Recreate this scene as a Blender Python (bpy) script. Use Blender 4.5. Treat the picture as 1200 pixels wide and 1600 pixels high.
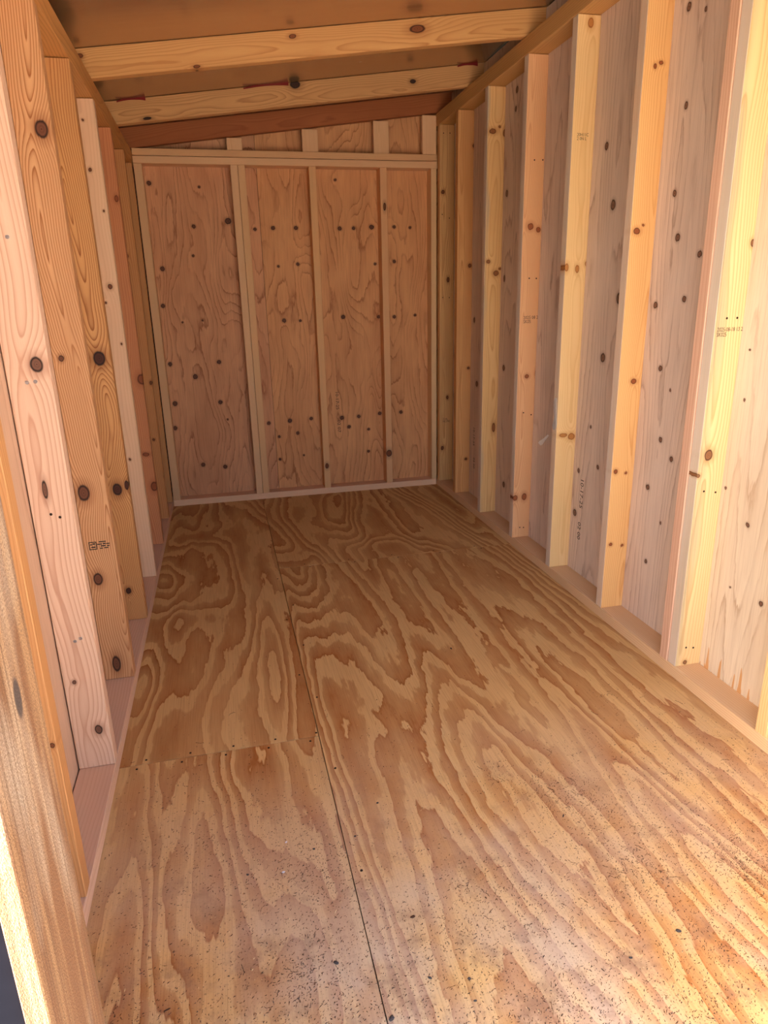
import bpy, bmesh, math, random
from mathutils import Matrix, Vector

for o in list(bpy.data.objects):
    bpy.data.objects.remove(o, do_unlink=True)
scene = bpy.context.scene
COL = scene.collection

# ------------------------------------------------------------------ camera
cam_data = bpy.data.cameras.new('camera')
cam = bpy.data.objects.new('camera', cam_data)
COL.objects.link(cam)
RIGHT = Vector((0.97287293, -0.23016452, -0.023293))
UP = Vector((0.09034193, 0.28529898, 0.95417128))
BACK = Vector((-0.2129709, -0.93039174, 0.29835316))
M = Matrix((RIGHT, UP, BACK)).transposed().to_4x4()
M.translation = Vector((0, 0, 1.1175))
cam.matrix_world = M
cam_data.sensor_fit = 'VERTICAL'
cam_data.sensor_height = 24.0
cam_data.lens = 24.0 * 1063.12 / 1600.0
cam_data.clip_start = 0.02
scene.camera = cam

# ------------------------------------------------------------------ daylight
world = bpy.data.worlds.new('daylight_sky')
scene.world = world
world.use_nodes = True
wn = world.node_tree
wn.nodes.clear()
w_out = wn.nodes.new('ShaderNodeOutputWorld')
w_bg = wn.nodes.new('ShaderNodeBackground')
w_sky = wn.nodes.new('ShaderNodeTexSky')
w_sky.sky_type = 'NISHITA'
w_sky.sun_disc = False
w_sky.sun_elevation = math.radians(26)
w_sky.sun_rotation = math.radians(259.7)
w_sky.air_density = 1.0
w_sky.dust_density = 3.0
w_sky.ozone_density = 0.6
wn.links.new(w_sky.outputs['Color'], w_bg.inputs['Color'])
w_bg.inputs['Strength'].default_value = 0.18
wn.links.new(w_bg.outputs['Background'], w_out.inputs['Surface'])

sun_data = bpy.data.lights.new('sun', 'SUN')
sun_data.energy = 15.0
sun_data.angle = math.radians(0.6)
sun_data.color = (1.0, 0.96, 0.90)
sun = bpy.data.objects.new('sun', sun_data)
COL.objects.link(sun)
sun.location = (-6, -1.5, 4)
SUN_DIR = Vector((2.4, 0.16, -1.0)).normalized()
sun.rotation_euler = SUN_DIR.to_track_quat('-Z', 'Y').to_euler()

scene.cycles.max_bounces = 6
scene.cycles.diffuse_bounces = 4
scene.cycles.glossy_bounces = 2
scene.cycles.caustics_reflective = False
vs = scene.view_settings
scene.display_settings.display_device = 'sRGB'
vs.view_transform = 'Standard'
vs.look = 'None'
vs.gamma = 1.0
vs.use_curve_mapping = False
vs.exposure = 2.66

# ------------------------------------------------------------------ measures
XR, XL, YB, D = 1.2495, -0.343, 3.956, 0.084      # inner faces of the framing, stud depth
PT = 0.038                                         # plate / stud thickness
LT0, LT1 = 1.795, 1.860                            # left top plate
RT0, RT1 = 2.003, 2.066                            # right top plate
SL = 0.128                                         # roof slope (rise per run)
def raf_z(x):                                      # underside of the rafters
    return 1.866 + SL * (x + 0.335)
K = {
    'R6': [(1.277,0.689,0.0122,0.0145),(1.252,0.633,0.0061,0.0055),(1.282,0.049,0.0067,0.0067),(1.332,1.231,0.0075,0.0091)],
    'R6n': [(1.282,1.05,0.0058,0.0048),(1.313,1.05,0.0058,0.0048),(1.276,0.586,0.0062,0.0056),(1.314,0.58,0.0063,0.0057),(1.28,0.099,0.0067,0.0066),(1.305,0.095,0.0067,0.0066)],
    'R5': [(1.305,1.746,0.0072,0.0048),(1.287,1.737,0.0051,0.0064),(1.291,1.315,0.0044,0.0036),(1.271,1.298,0.0109,0.0091),(1.304,0.843,0.0094,0.0083),(1.265,0.543,0.0073,0.0079),(1.304,0.535,0.0049,0.0045),(1.268,0.28,0.0063,0.006),(1.313,0.272,0.0051,0.0048)],
    'R4': [(1.298,1.207,0.0077,0.0133),(1.336,1.225,0.0077,0.0088),(1.255,1.212,0.0076,0.0132),(1.296,1.977,0.0093,0.0145),(1.279,0.592,0.0165,0.0077),(1.315,0.585,0.0139,0.0128)],
    'R3': [(1.284,1.388,0.0127,0.0122),(1.319,1.376,0.01,0.0098),(1.293,0.782,0.0091,0.0083),(1.337,0.794,0.0061,0.0166),(1.259,0.232,0.0111,0.0123),(1.303,0.234,0.0112,0.0154)],
    'R3n': [(1.29,1.634,0.0083,0.0069),(1.326,1.635,0.0083,0.0069),(1.287,1.187,0.0087,0.0076),(1.319,1.186,0.0087,0.0076),(1.284,0.623,0.0092,0.0086),(1.321,0.612,0.0093,0.0086),(1.287,0.086,0.0097,0.0095),(1.306,0.084,0.0097,0.0095)],
    'R2': [(1.275,1.823,0.0152,0.0102),(1.308,1.842,0.0061,0.0051),(1.334,1.817,0.0092,0.0154),(1.307,1.223,0.013,0.0115),(1.326,1.243,0.0065,0.0057),(1.267,1.275,0.0096,0.0085),(1.314,0.484,0.0087,0.023)],
    'R1': [(1.335,1.842,0.0085,0.0087),(1.32,1.276,0.0089,0.0095),(1.32,0.746,0.0074,0.0069),(1.312,0.235,0.0077,0.0075)],
    'R0': [(1.268,1.671,0.0092,0.0096),(1.3,1.215,0.0077,0.0138),(1.299,0.548,0.0072,0.0115),(1.268,0.241,0.0082,0.012)],
    'R0n': [(1.271,1.96,0.0108,0.0092),(1.307,1.961,0.0108,0.0092),(1.265,1.558,0.0111,0.0098),(1.306,1.539,0.0112,0.0099),(1.269,1.119,0.0115,0.0105),(1.308,1.118,0.0116,0.0105)],
    'SR1': [(1.463,0.518,0.0067,0.0068),(1.378,0.325,0.0083,0.0085),(1.494,0.324,0.0047,0.0036),(1.611,0.567,0.0051,0.0054),(1.561,0.595,0.0049,0.0053),(1.539,0.97,0.0045,0.0032),(1.535,0.842,0.0045,0.0049)],
    'SR2': [(1.934,1.862,0.0114,0.0127),(1.86,1.831,0.0054,0.0077),(1.905,1.616,0.0087,0.0116),(1.92,1.393,0.0091,0.0105),(1.885,1.27,0.012,0.0124),(1.779,1.218,0.0109,0.0102),(1.826,1.098,0.0102,0.0107),(1.963,1.08,0.0116,0.0115),(1.907,0.891,0.0113,0.0097),(1.848,0.83,0.0046,0.0057),(1.871,0.672,0.0097,0.01),(1.808,0.622,0.0092,0.0098),(1.914,0.505,0.0103,0.0105),(1.886,0.253,0.0086,0.0088),(1.829,0.408,0.0048,0.0062),(2.252,1.403,0.0161,0.0182),(2.319,1.594,0.0124,0.014),(2.173,1.102,0.0157,0.0208),(2.248,0.899,0.0171,0.0178),(2.229,0.5,0.0088,0.0095),(2.299,0.64,0.0069,0.0071),(2.377,0.278,0.0151,0.0157),(2.368,0.455,0.0099,0.0101)],
    'SR3': [(2.686,1.877,0.0157,0.0174),(2.652,1.621,0.0106,0.0135),(2.669,1.397,0.011,0.0118),(2.628,1.276,0.0135,0.0167),(2.714,1.088,0.0117,0.0152),(2.648,0.901,0.0114,0.0128),(2.654,0.516,0.0119,0.0137),(2.633,0.263,0.012,0.0114),(2.768,0.316,0.0163,0.0147),(3.084,1.958,0.0135,0.0147),(3.091,1.887,0.0102,0.0124),(3.164,1.564,0.0147,0.0162),(3.166,1.198,0.0114,0.0172),(3.143,0.785,0.0156,0.0152),(3.1,0.21,0.016,0.0164),(3.503,0.669,0.0192,0.017),(3.557,1.001,0.0144,0.0164)],
    'L1': [(-0.366,1.007,0.012,0.0153),(-0.368,0.142,0.0085,0.0123),(-0.403,0.277,0.0041,0.005),(-0.392,0.745,0.005,0.0197)],
    'L1n': [(-0.39,0.972,0.0036,0.0039),(-0.374,0.973,0.0036,0.0039),(-0.379,1.249,0.0034,0.0034),(-0.389,0.689,0.0038,0.0043),(-0.372,0.681,0.0038,0.0043),(-0.386,0.382,0.0041,0.0048),(-0.373,0.387,0.0041,0.0048)],
    'L2': [(-0.367,1.524,0.0142,0.0192),(-0.405,0.99,0.0062,0.0073),(-0.403,0.625,0.0148,0.0219),(-0.402,0.366,0.012,0.0177),(-0.388,0.09,0.0107,0.0256)],
    'L3': [(-0.378,0.958,0.0173,0.022),(-0.381,0.524,0.0142,0.02),(-0.349,0.537,0.0061,0.0156),(-0.392,0.153,0.0085,0.0109),(-0.417,1.518,0.0053,0.0137)],
    'L4': [(-0.385,1.726,0.0041,0.0039),(-0.383,1.572,0.0052,0.0061),(-0.37,1.185,0.0077,0.0089),(-0.393,1.129,0.0044,0.0045),(-0.357,1.439,0.0032,0.0042),(-0.384,0.539,0.0047,0.0051),(-0.357,0.981,0.0034,0.0046)],
    'L5': [(-0.354,1.534,0.0074,0.012),(-0.347,0.806,0.016,0.0221),(-0.351,0.32,0.014,0.0212),(-0.369,0.472,0.0137,0.0088)],
    'L6': [(-0.384,1.34,0.0043,0.0085),(-0.349,0.748,0.0061,0.0094),(-0.37,0.462,0.0062,0.0066),(-0.337,0.264,0.0047,0.0068)],
    'SB1': [(-0.28,1.719,0.0111,0.0106),(-0.03,1.703,0.0065,0.0061),(-0.077,1.511,0.0099,0.0095),(0.105,1.538,0.0152,0.0143),(-0.095,1.365,0.0067,0.0065),(-0.261,1.301,0.0115,0.0113),(-0.28,1.111,0.01,0.01),(0.244,1.497,0.0086,0.0081),(-0.278,0.8,0.0103,0.0105),(-0.012,0.8,0.0106,0.0106),(-0.149,0.725,0.0122,0.0124),(-0.276,0.58,0.0122,0.0126),(-0.025,0.574,0.0107,0.011),(-0.29,0.441,0.0105,0.011),(0.007,0.473,0.0054,0.0056),(-0.157,0.215,0.0109,0.0115),(-0.032,0.194,0.011,0.0116),(0.241,0.436,0.0093,0.0095),(-0.079,1.029,0.0052,0.0051),(-0.187,1.022,0.0051,0.0051)],
    'SB2': [(0.342,1.503,0.0104,0.0097),(0.467,1.503,0.0106,0.0098),(0.357,1.305,0.0071,0.0067),(0.466,1.316,0.0089,0.0084),(0.711,1.5,0.0109,0.0099),(0.79,1.501,0.0091,0.0083),(0.893,1.507,0.0129,0.0117),(0.696,1.746,0.0071,0.0064),(0.908,1.312,0.0075,0.0069),(1.024,1.508,0.0094,0.0084),(1.022,1.324,0.0095,0.0087),(1.117,1.504,0.0076,0.0068),(0.711,1.026,0.0113,0.0107),(0.921,1.02,0.0096,0.009),(1.015,1.017,0.0097,0.0091),(1.143,1.024,0.0079,0.0073),(0.297,0.352,0.0075,0.0077),(0.366,0.443,0.0113,0.0114),(0.408,0.366,0.0095,0.0096),(0.493,0.448,0.0096,0.0096),(0.292,0.214,0.0076,0.0078),(0.436,0.228,0.0058,0.0059),(0.679,0.441,0.0117,0.0116),(0.782,0.443,0.0099,0.0097),(0.913,0.454,0.01,0.0098),(0.72,0.384,0.0099,0.0098),(0.841,0.361,0.008,0.0079),(0.836,0.224,0.0081,0.008),(1.047,0.454,0.0102,0.0098),(0.37,1.015,0.0109,0.0105),(0.462,1.012,0.0073,0.007)],
    'F2': [(-0.168,3.341,0.0188,0.02),(-0.318,2.819,0.016,0.0218),(-0.21,2.405,0.0209,0.022),(-0.299,1.972,0.0174,0.0346),(-0.326,2.248,0.0152,0.048)],
    'F4': [(0.661,2.973,0.0205,0.0214),(0.764,2.809,0.028,0.0311),(0.189,2.956,0.0142,0.0164)],
    'F1': [(-0.082,1.536,0.0128,0.0156),(-0.001,1.319,0.0143,0.0365)],
    'RA': [(0.819,2.071,0.0272,0.0163),(0.01,1.915,0.011,0.0059),(0.354,2.024,0.0115,0.0079),(-0.372,1.931,0.0082,0.0076)],
    'RB': [(0.435,2.046,0.0202,0.0177),(0.984,2.08,0.0124,0.0104),(-0.217,1.892,0.016,0.0074)],
    'BS3': [(0.562,0.171,0.0097,0.0157)],
    'BS4': [(0.947,0.221,0.0161,0.0199),(0.951,1.603,0.0072,0.0194)],
    'plasticA': [(2.633,0.548,0.0175,0.0081),(2.713,0.493,0.0186,0.0084)],
    'plasticB': [(2.429,0.736,0.0157,0.0073),(2.415,0.613,0.0158,0.0075)],
    'red': [(0.463,2.073,0.0086,0.0075),(0.609,2.101,0.0088,0.0076),(-0.392,1.96,0.0078,0.0073),(-0.29,1.985,0.0079,0.0073),(1.319,2.178,0.0096,0.0078),(1.409,2.2,0.0097,0.0079)],
    'txtB': [(0.657,0.602,0.0116,0.0113),(0.665,0.499,0.0117,0.0115),(0.662,0.43,0.0117,0.0116),(0.666,0.355,0.0118,0.0118)],
    'txtR': [(2.33,0.431,0.0144,0.0075),(2.33,0.316,0.0146,0.0077),(2.332,0.251,0.0147,0.0078),(2.339,0.179,0.0149,0.0079),(3.531,0.43,0.0297,0.0107),(3.527,0.33,0.0298,0.0108),(3.523,0.258,0.0299,0.0109),(3.52,0.196,0.03,0.011)],
    't6': [(1.257,1.029,0.0057,0.0048),(1.337,1.005,0.0059,0.0049)],
    't3': [(1.267,1.038,0.0088,0.0079),(1.339,1.007,0.0089,0.0079)],
    't4': [(1.268,1.652,0.0073,0.0059),(1.311,1.629,0.0073,0.006)],
    'tL2': [(-0.412,0.481,0.005,0.0057),(-0.355,0.456,0.0051,0.0058)],
    't0': [(1.271,0.426,0.0121,0.0117),(1.316,0.4,0.0122,0.0117)],
    'floorbits': [(0.03,1.136,0.0038,0.0049),(0.043,1.216,0.004,0.0055),(0.099,1.181,0.004,0.0053),(0.261,1.282,0.0043,0.0061),(0.191,1.194,0.0041,0.0054),(0.254,0.843,0.0032,0.0033),(0.319,0.825,0.0032,0.0033),(0.315,0.786,0.0031,0.003),(0.46,0.788,0.0032,0.0031),(0.607,0.791,0.0032,0.0032),(0.635,0.836,0.0034,0.0035),(0.722,1.058,0.004,0.0049),(0.656,1.135,0.0041,0.0054),(0.173,0.792,0.003,0.003),(-0.184,0.898,0.0031,0.0033),(0.258,0.967,0.0035,0.004),(0.412,0.917,0.0035,0.0038),(0.102,0.911,0.0033,0.0036),(-0.042,1.148,0.0038,0.005),(0.2,1.001,0.0036,0.0042),(0.118,1.015,0.0036,0.0042),(0.721,0.817,0.0034,0.0034),(0.548,0.783,0.0032,0.0032)],
    'L0': [(-0.35,0.382,0.0041,0.0051)],
}

# ------------------------------------------------------------------ helpers
def lin(c):
    return tuple(((v / 255.0) / 12.92 if v / 255.0 <= 0.04045 else ((v / 255.0 + 0.055) / 1.055) ** 2.4) for v in c)

def tag(o, label=None, cat=None, group=None, kind=None):
    if label: o['label'] = label
    if cat: o['category'] = cat
    if group: o['group'] = group
    if kind: o['kind'] = kind
    return o

def link_mesh(name, me, mat=None, parent=None, mw=None):
    o = bpy.data.objects.new(name, me)
    COL.objects.link(o)
    if mat:
        for m in (mat if isinstance(mat, (list, tuple)) else [mat]):
            me.materials.append(m)
    if mw is not None:
        o.matrix_world = mw
    if parent is not None:
        o.parent = parent
    return o

def smooth_mesh(bm, name):
    me = bpy.data.meshes.new(name)
    bm.to_mesh(me)
    bm.free()
    return me

def box_mesh(name, sx, sy, sz, bevel=0.0015):
    bm = bmesh.new()
    bmesh.ops.create_cube(bm, size=1.0)
    for v in bm.verts:
        v.co.x *= sx; v.co.y *= sy; v.co.z *= sz
    if bevel:
        bmesh.ops.bevel(bm, geom=list(bm.edges), offset=bevel, segments=1, affect='EDGES', profile=0.5)
    return smooth_mesh(bm, name)

# local frames: local Z runs along the grain, local X across the wide face, local Y through the thickness
FR = {
    'ZX': Matrix(((1, 0, 0), (0, 1, 0), (0, 0, 1))),            # grain up, wide face along world X
    'ZY': Matrix(((0, -1, 0), (1, 0, 0), (0, 0, 1))),           # grain up, wide face along world Y
    'YX': Matrix(((1, 0, 0), (0, 0, 1), (0, -1, 0))),           # grain along Y, wide face along X
    'XY': Matrix(((0, 0, 1), (1, 0, 0), (0, 1, 0))),            # grain along X, wide face along Y
    'XZ': Matrix(((0, 0, 1), (0, -1, 0), (1, 0, 0))),           # grain along X, wide face along Z
}
def frame(fr, c):
    m = FR[fr].to_4x4()
    m.translation = Vector(c)
    return m

def board(name, x, y, z, fr, mat_fn, parent=None, bevel=0.0015, **kw):
    c = Vector(((x[0] + x[1]) / 2, (y[0] + y[1]) / 2, (z[0] + z[1]) / 2))
    s = Vector((x[1] - x[0], y[1] - y[0], z[1] - z[0]))
    mw = frame(fr, c)
    ls = mw.to_3x3().transposed() @ s
    me = box_mesh(name, abs(ls.x), abs(ls.y), abs(ls.z), bevel)
    mat = mat_fn(mw=mw, **kw) if callable(mat_fn) else mat_fn
    o = link_mesh(name, me, mat, parent, mw)
    return o

# ------------------------------------------------------------------ node helpers
class NT:
    def __init__(self, tree):
        self.t = tree; self.n = tree.nodes; self.l = tree.links
    def set(self, sock, v):
        if isinstance(v, bpy.types.NodeSocket): self.l.new(v, sock)
        elif v is not None:
            if isinstance(v, tuple) and sock.type == 'RGBA' and len(v) == 3: v = (*v, 1.0)
            sock.default_value = v
    def m(self, op, a, b=None, c=None, clamp=False):
        n = self.n.new('ShaderNodeMath'); n.operation = op; n.use_clamp = clamp
        self.set(n.inputs[0], a); self.set(n.inputs[1], b)
        if c is not None: self.set(n.inputs[2], c)
        return n.outputs[0]
    def vm(self, op, a, b=None):
        n = self.n.new('ShaderNodeVectorMath'); n.operation = op
        self.set(n.inputs[0], a)
        if b is not None: self.set(n.inputs[1], b)
        return n.outputs[0]
    def map(self, v, scale, loc=(0, 0, 0)):
        n = self.n.new('ShaderNodeVectorMath'); n.operation = 'MULTIPLY_ADD'
        self.set(n.inputs[0], v); n.inputs[1].default_value = scale; n.inputs[2].default_value = loc
        return n.outputs[0]
    def noise(self, v, scale=1.0, detail=2.0, rough=0.5, dist=0.0, color=False):
        n = self.n.new('ShaderNodeTexNoise')
        self.set(n.inputs['Vector'], v); n.inputs['Scale'].default_value = scale
        n.inputs['Detail'].default_value = detail; n.inputs['Roughness'].default_value = rough
        n.inputs['Distortion'].default_value = dist
        return n.outputs['Color'] if color else n.outputs['Fac']
    def ramp(self, f, pts, interp='LINEAR'):
        n = self.n.new('ShaderNodeValToRGB'); r = n.color_ramp; r.interpolation = interp
        while len(r.elements) > 1: r.elements.remove(r.elements[-1])
        for i, (p, c) in enumerate(pts):
            e = r.elements[0] if i == 0 else r.elements.new(p)
            e.position = p
            e.color = (c, c, c, 1) if not isinstance(c, tuple) else ((*c, 1) if len(c) == 3 else c)
        self.set(n.inputs[0], f)
        return n.outputs[0]
    def mix(self, f, a, b, mode='MIX'):
        n = self.n.new('ShaderNodeMix'); n.data_type = 'RGBA'; n.blend_type = mode
        self.set(n.inputs['Factor'], f); self.set(n.inputs[6], a); self.set(n.inputs[7], b)
        return n.outputs[2]
    def sep(self, v):
        n = self.n.new('ShaderNodeSeparateXYZ'); self.set(n.inputs[0], v); return n.outputs
    def comb(self, x, y, z):
        n = self.n.new('ShaderNodeCombineXYZ')
        self.set(n.inputs[0], x); self.set(n.inputs[1], y); self.set(n.inputs[2], z); return n.outputs[0]

def new_mat(name):
    mat = bpy.data.materials.new(name)
    mat.use_nodes = True
    t = mat.node_tree
    t.nodes.clear()
    nt = NT(t)
    out = t.nodes.new('ShaderNodeOutputMaterial')
    bs = t.nodes.new('ShaderNodeBsdfPrincipled')
    t.links.new(bs.outputs[0], out.inputs[0])
    return mat, nt, bs

def plain(name, col, rough=0.6, metal=0.0, var=0.15, scale=60, spec=0.35):
    mat, nt, bs = new_mat(name)
    tc = nt.n.new('ShaderNodeTexCoord').outputs['Object']
    f = nt.noise(tc, scale, 3)
    c = lin(col)
    nt.set(bs.inputs['Base Color'], nt.mix(f, tuple(v * (1 - var) for v in c), tuple(min(1, v * (1 + var)) for v in c)))
    bs.inputs['Roughness'].default_value = rough
    bs.inputs['Metallic'].default_value = metal
    bs.inputs['Specular IOR Level'].default_value = spec
    return mat

def knot_chain(nt, u, l, knots, amp):
    """sum of bumps that bend the grain, and squared distance (in knot radii) to the nearest knot"""
    d = None; mm = None
    pv = nt.comb(u, 0.0, l)
    for k in knots:
        q = nt.map(pv, (1.0 / k[2], 0.0, 1.0 / k[3]), (-k[0] / k[2], 0.0, -k[1] / k[3]))
        n = nt.n.new('ShaderNodeVectorMath'); n.operation = 'DOT_PRODUCT'
        nt.set(n.inputs[0], q); nt.set(n.inputs[1], q)
        d2 = n.outputs['Value']
        e = nt.m('POWER', 0.905, d2)
        a = amp * k[2] * (k[4] if len(k) > 4 else 1.0)
        d = nt.m('MULTIPLY', e, a) if d is None else nt.m('MULTIPLY_ADD', e, a, d)
        mm = d2 if mm is None else nt.m('MINIMUM', mm, d2)
    return d, mm

def local_knots(mw, ax, knots, grow=1.0):
    """world in-plane measures (a, b, ra, rb) on the plane across axis ax -> local (u, l, ru, rl)"""
    inv = mw.inverted()
    out = []
    for k in knots:
        p = [0, 0, 0]; o = [i for i in range(3) if i != ax]
        c = list(mw.translation)
        p[o[0]], p[o[1]], p[ax] = k[0], k[1], c[ax]
        q = inv @ Vector(p)
        r = [0, 0, 0]; r[o[0]], r[o[1]] = k[2], k[3]
        rr = inv.to_3x3() @ Vector(r)
        e = (q.x, q.z, max(abs(rr.x), .0025) * grow, max(abs(rr.z), .0025) * grow)
        out.append(e + tuple(k[4:]))
    return out

SEED = [0]
def lumber(mw=None, base=(222, 178, 128), dark=(178, 112, 62), freq=190.0, pith=(0.012, 0.035), contrast=0.75,
           knots=(), ax=1, amp=2.0, kcol=(120, 66, 36), kdark=(52, 26, 14), stain=None, rough=0.62, blotch=0.5,
           warp=1.0, fibre=0.5, grow=1.0, edge=None, edge_u=-0.0413):
    """sawn softwood: growth rings cut lengthwise, bent round the knots"""
    SEED[0] += 1
    sd = SEED[0] * 7.31
    mat, nt, bs = new_mat('sawn_pine')
    p = nt.n.new('ShaderNodeTexCoord').outputs['Object']
    x, y, z = nt.sep(p)
    w1 = nt.noise(nt.map(p, (1.5, 1.5, 1.5), (sd, 0, sd)), 1.0, 1)
    w2 = nt.noise(nt.map(p, (14, 14, 2.8), (0, sd, sd)), 1.0, 1)
    w3 = nt.noise(nt.map(p, (90, 90, 14), (sd, sd, 0)), 1.0, 2)
    uu = nt.m('ADD', x, nt.m('MULTIPLY_ADD', w3, 0.004, -0.002))
    zz = nt.m('ADD', z, nt.m('MULTIPLY_ADD', w3, 0.006, -0.003))
    u0 = nt.m('ADD', nt.m('ADD', x, pith[0]), nt.m('MULTIPLY_ADD', w1, 0.08 * warp, -0.04 * warp))
    t0 = nt.m('ADD', nt.m('ADD', y, pith[1]), nt.m('MULTIPLY_ADD', w2, 0.026 * warp, -0.013 * warp))
    r = nt.m('SQRT', nt.m('ADD', nt.m('MULTIPLY', u0, u0), nt.m('MULTIPLY', t0, t0)))
    lk = local_knots(mw, ax, knots, grow) if knots else []
    if lk:
        d, m2 = knot_chain(nt, uu, zz, lk, amp)
        r = nt.m('ADD', r, nt.m('MULTIPLY', d, 0.35))
    r = nt.m('MULTIPLY_ADD', w3, 0.0016, r)
    s = nt.m('FRACT', nt.m('MULTIPLY', r, freq))
    prof = nt.ramp(s, [(0.0, 0.0), (0.45, 0.12), (0.72, 0.5), (0.9, 1.0), (1.0, 0.0)])
    fib = nt.noise(nt.map(p, (700, 700, 12), (sd, 0, 0)), 1.0, 2)
    blo = nt.noise(nt.map(p, (16, 16, 1.6), (0, 0, sd)), 1.0, 3)
    cb, cd = lin(base), lin(dark)
    col = nt.mix(nt.m('MULTIPLY', prof, contrast), cb, cd)
    col = nt.mix(nt.m('MULTIPLY', nt.ramp(blo, [(0.4, 0.0), (0.7, 1.0)]), blotch), col, tuple(0.5 * a + 0.5 * b for a, b in zip(cb, cd)))
    col = nt.mix(nt.m('MULTIPLY', nt.ramp(fib, [(0.45, 0.0), (0.75, 1.0)]), 0.28 * fibre), col, cd)
    if stain:
        st_col, u_lo, u_hi, amt = stain
        f = nt.ramp(nt.m('ADD', x, nt.m('MULTIPLY_ADD', w2, 0.05, -0.025)), [(0.0, 0.0)])
        f = nt.m('SUBTRACT', 1.0, nt.m('MULTIPLY', nt.m('SUBTRACT', nt.m('ADD', x, nt.m('MULTIPLY_ADD', w2, 0.08, -0.04)), u_lo), 1.0 / (u_hi - u_lo), clamp=True), clamp=True)
        str_ = nt.noise(nt.map(p, (260, 260, 3), (sd, sd, sd)), 1.0, 2)
        f = nt.m('MULTIPLY', nt.m('MULTIPLY', f, nt.ramp(str_, [(0.3, 0.35), (0.65, 1.0)])), amt)
        col = nt.mix(f, col, lin(st_col))
    if edge:                                   # pale grey tint over one narrow edge
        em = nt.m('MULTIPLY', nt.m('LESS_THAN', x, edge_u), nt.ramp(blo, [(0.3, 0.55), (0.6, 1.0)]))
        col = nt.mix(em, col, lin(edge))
    if lk:
        dd = nt.m('SQRT', m2)
        halo = nt.ramp(nt.m('DIVIDE', dd, 4.0), [(0.25, 0.55), (0.6, 0.0)])
        col = nt.mix(halo, col, tuple(0.55 * a + 0.45 * b for a, b in zip(cd, lin(kcol))))
        kc = nt.ramp(nt.m('MULTIPLY', dd, 0.8), [(0.0, lin(kdark)), (0.12, lin(kcol)), (0.3, tuple(0.7 * a + 0.3 * b for a, b in zip(lin(kcol), lin(kdark)))),
                          (0.5, lin(kcol)), (0.7, lin(kdark)), (0.84, lin(kdark))])
        km = nt.ramp(nt.m('MULTIPLY', dd, 0.5), [(0.46, 1.0), (0.58, 0.0)])
        col = nt.mix(km, col, kc)
    nt.set(bs.inputs['Base Color'], col)
    bs.inputs['Roughness'].default_value = rough
    bs.inputs['Specular IOR Level'].default_value = 0.3
    b = nt.n.new('ShaderNodeBump'); b.inputs['Strength'].default_value = 0.15; b.inputs['Distance'].default_value = 0.0006
    nt.set(b.inputs['Height'], fib)
    nt.set(bs.inputs['Normal'], b.outputs[0])
    return mat

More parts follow.
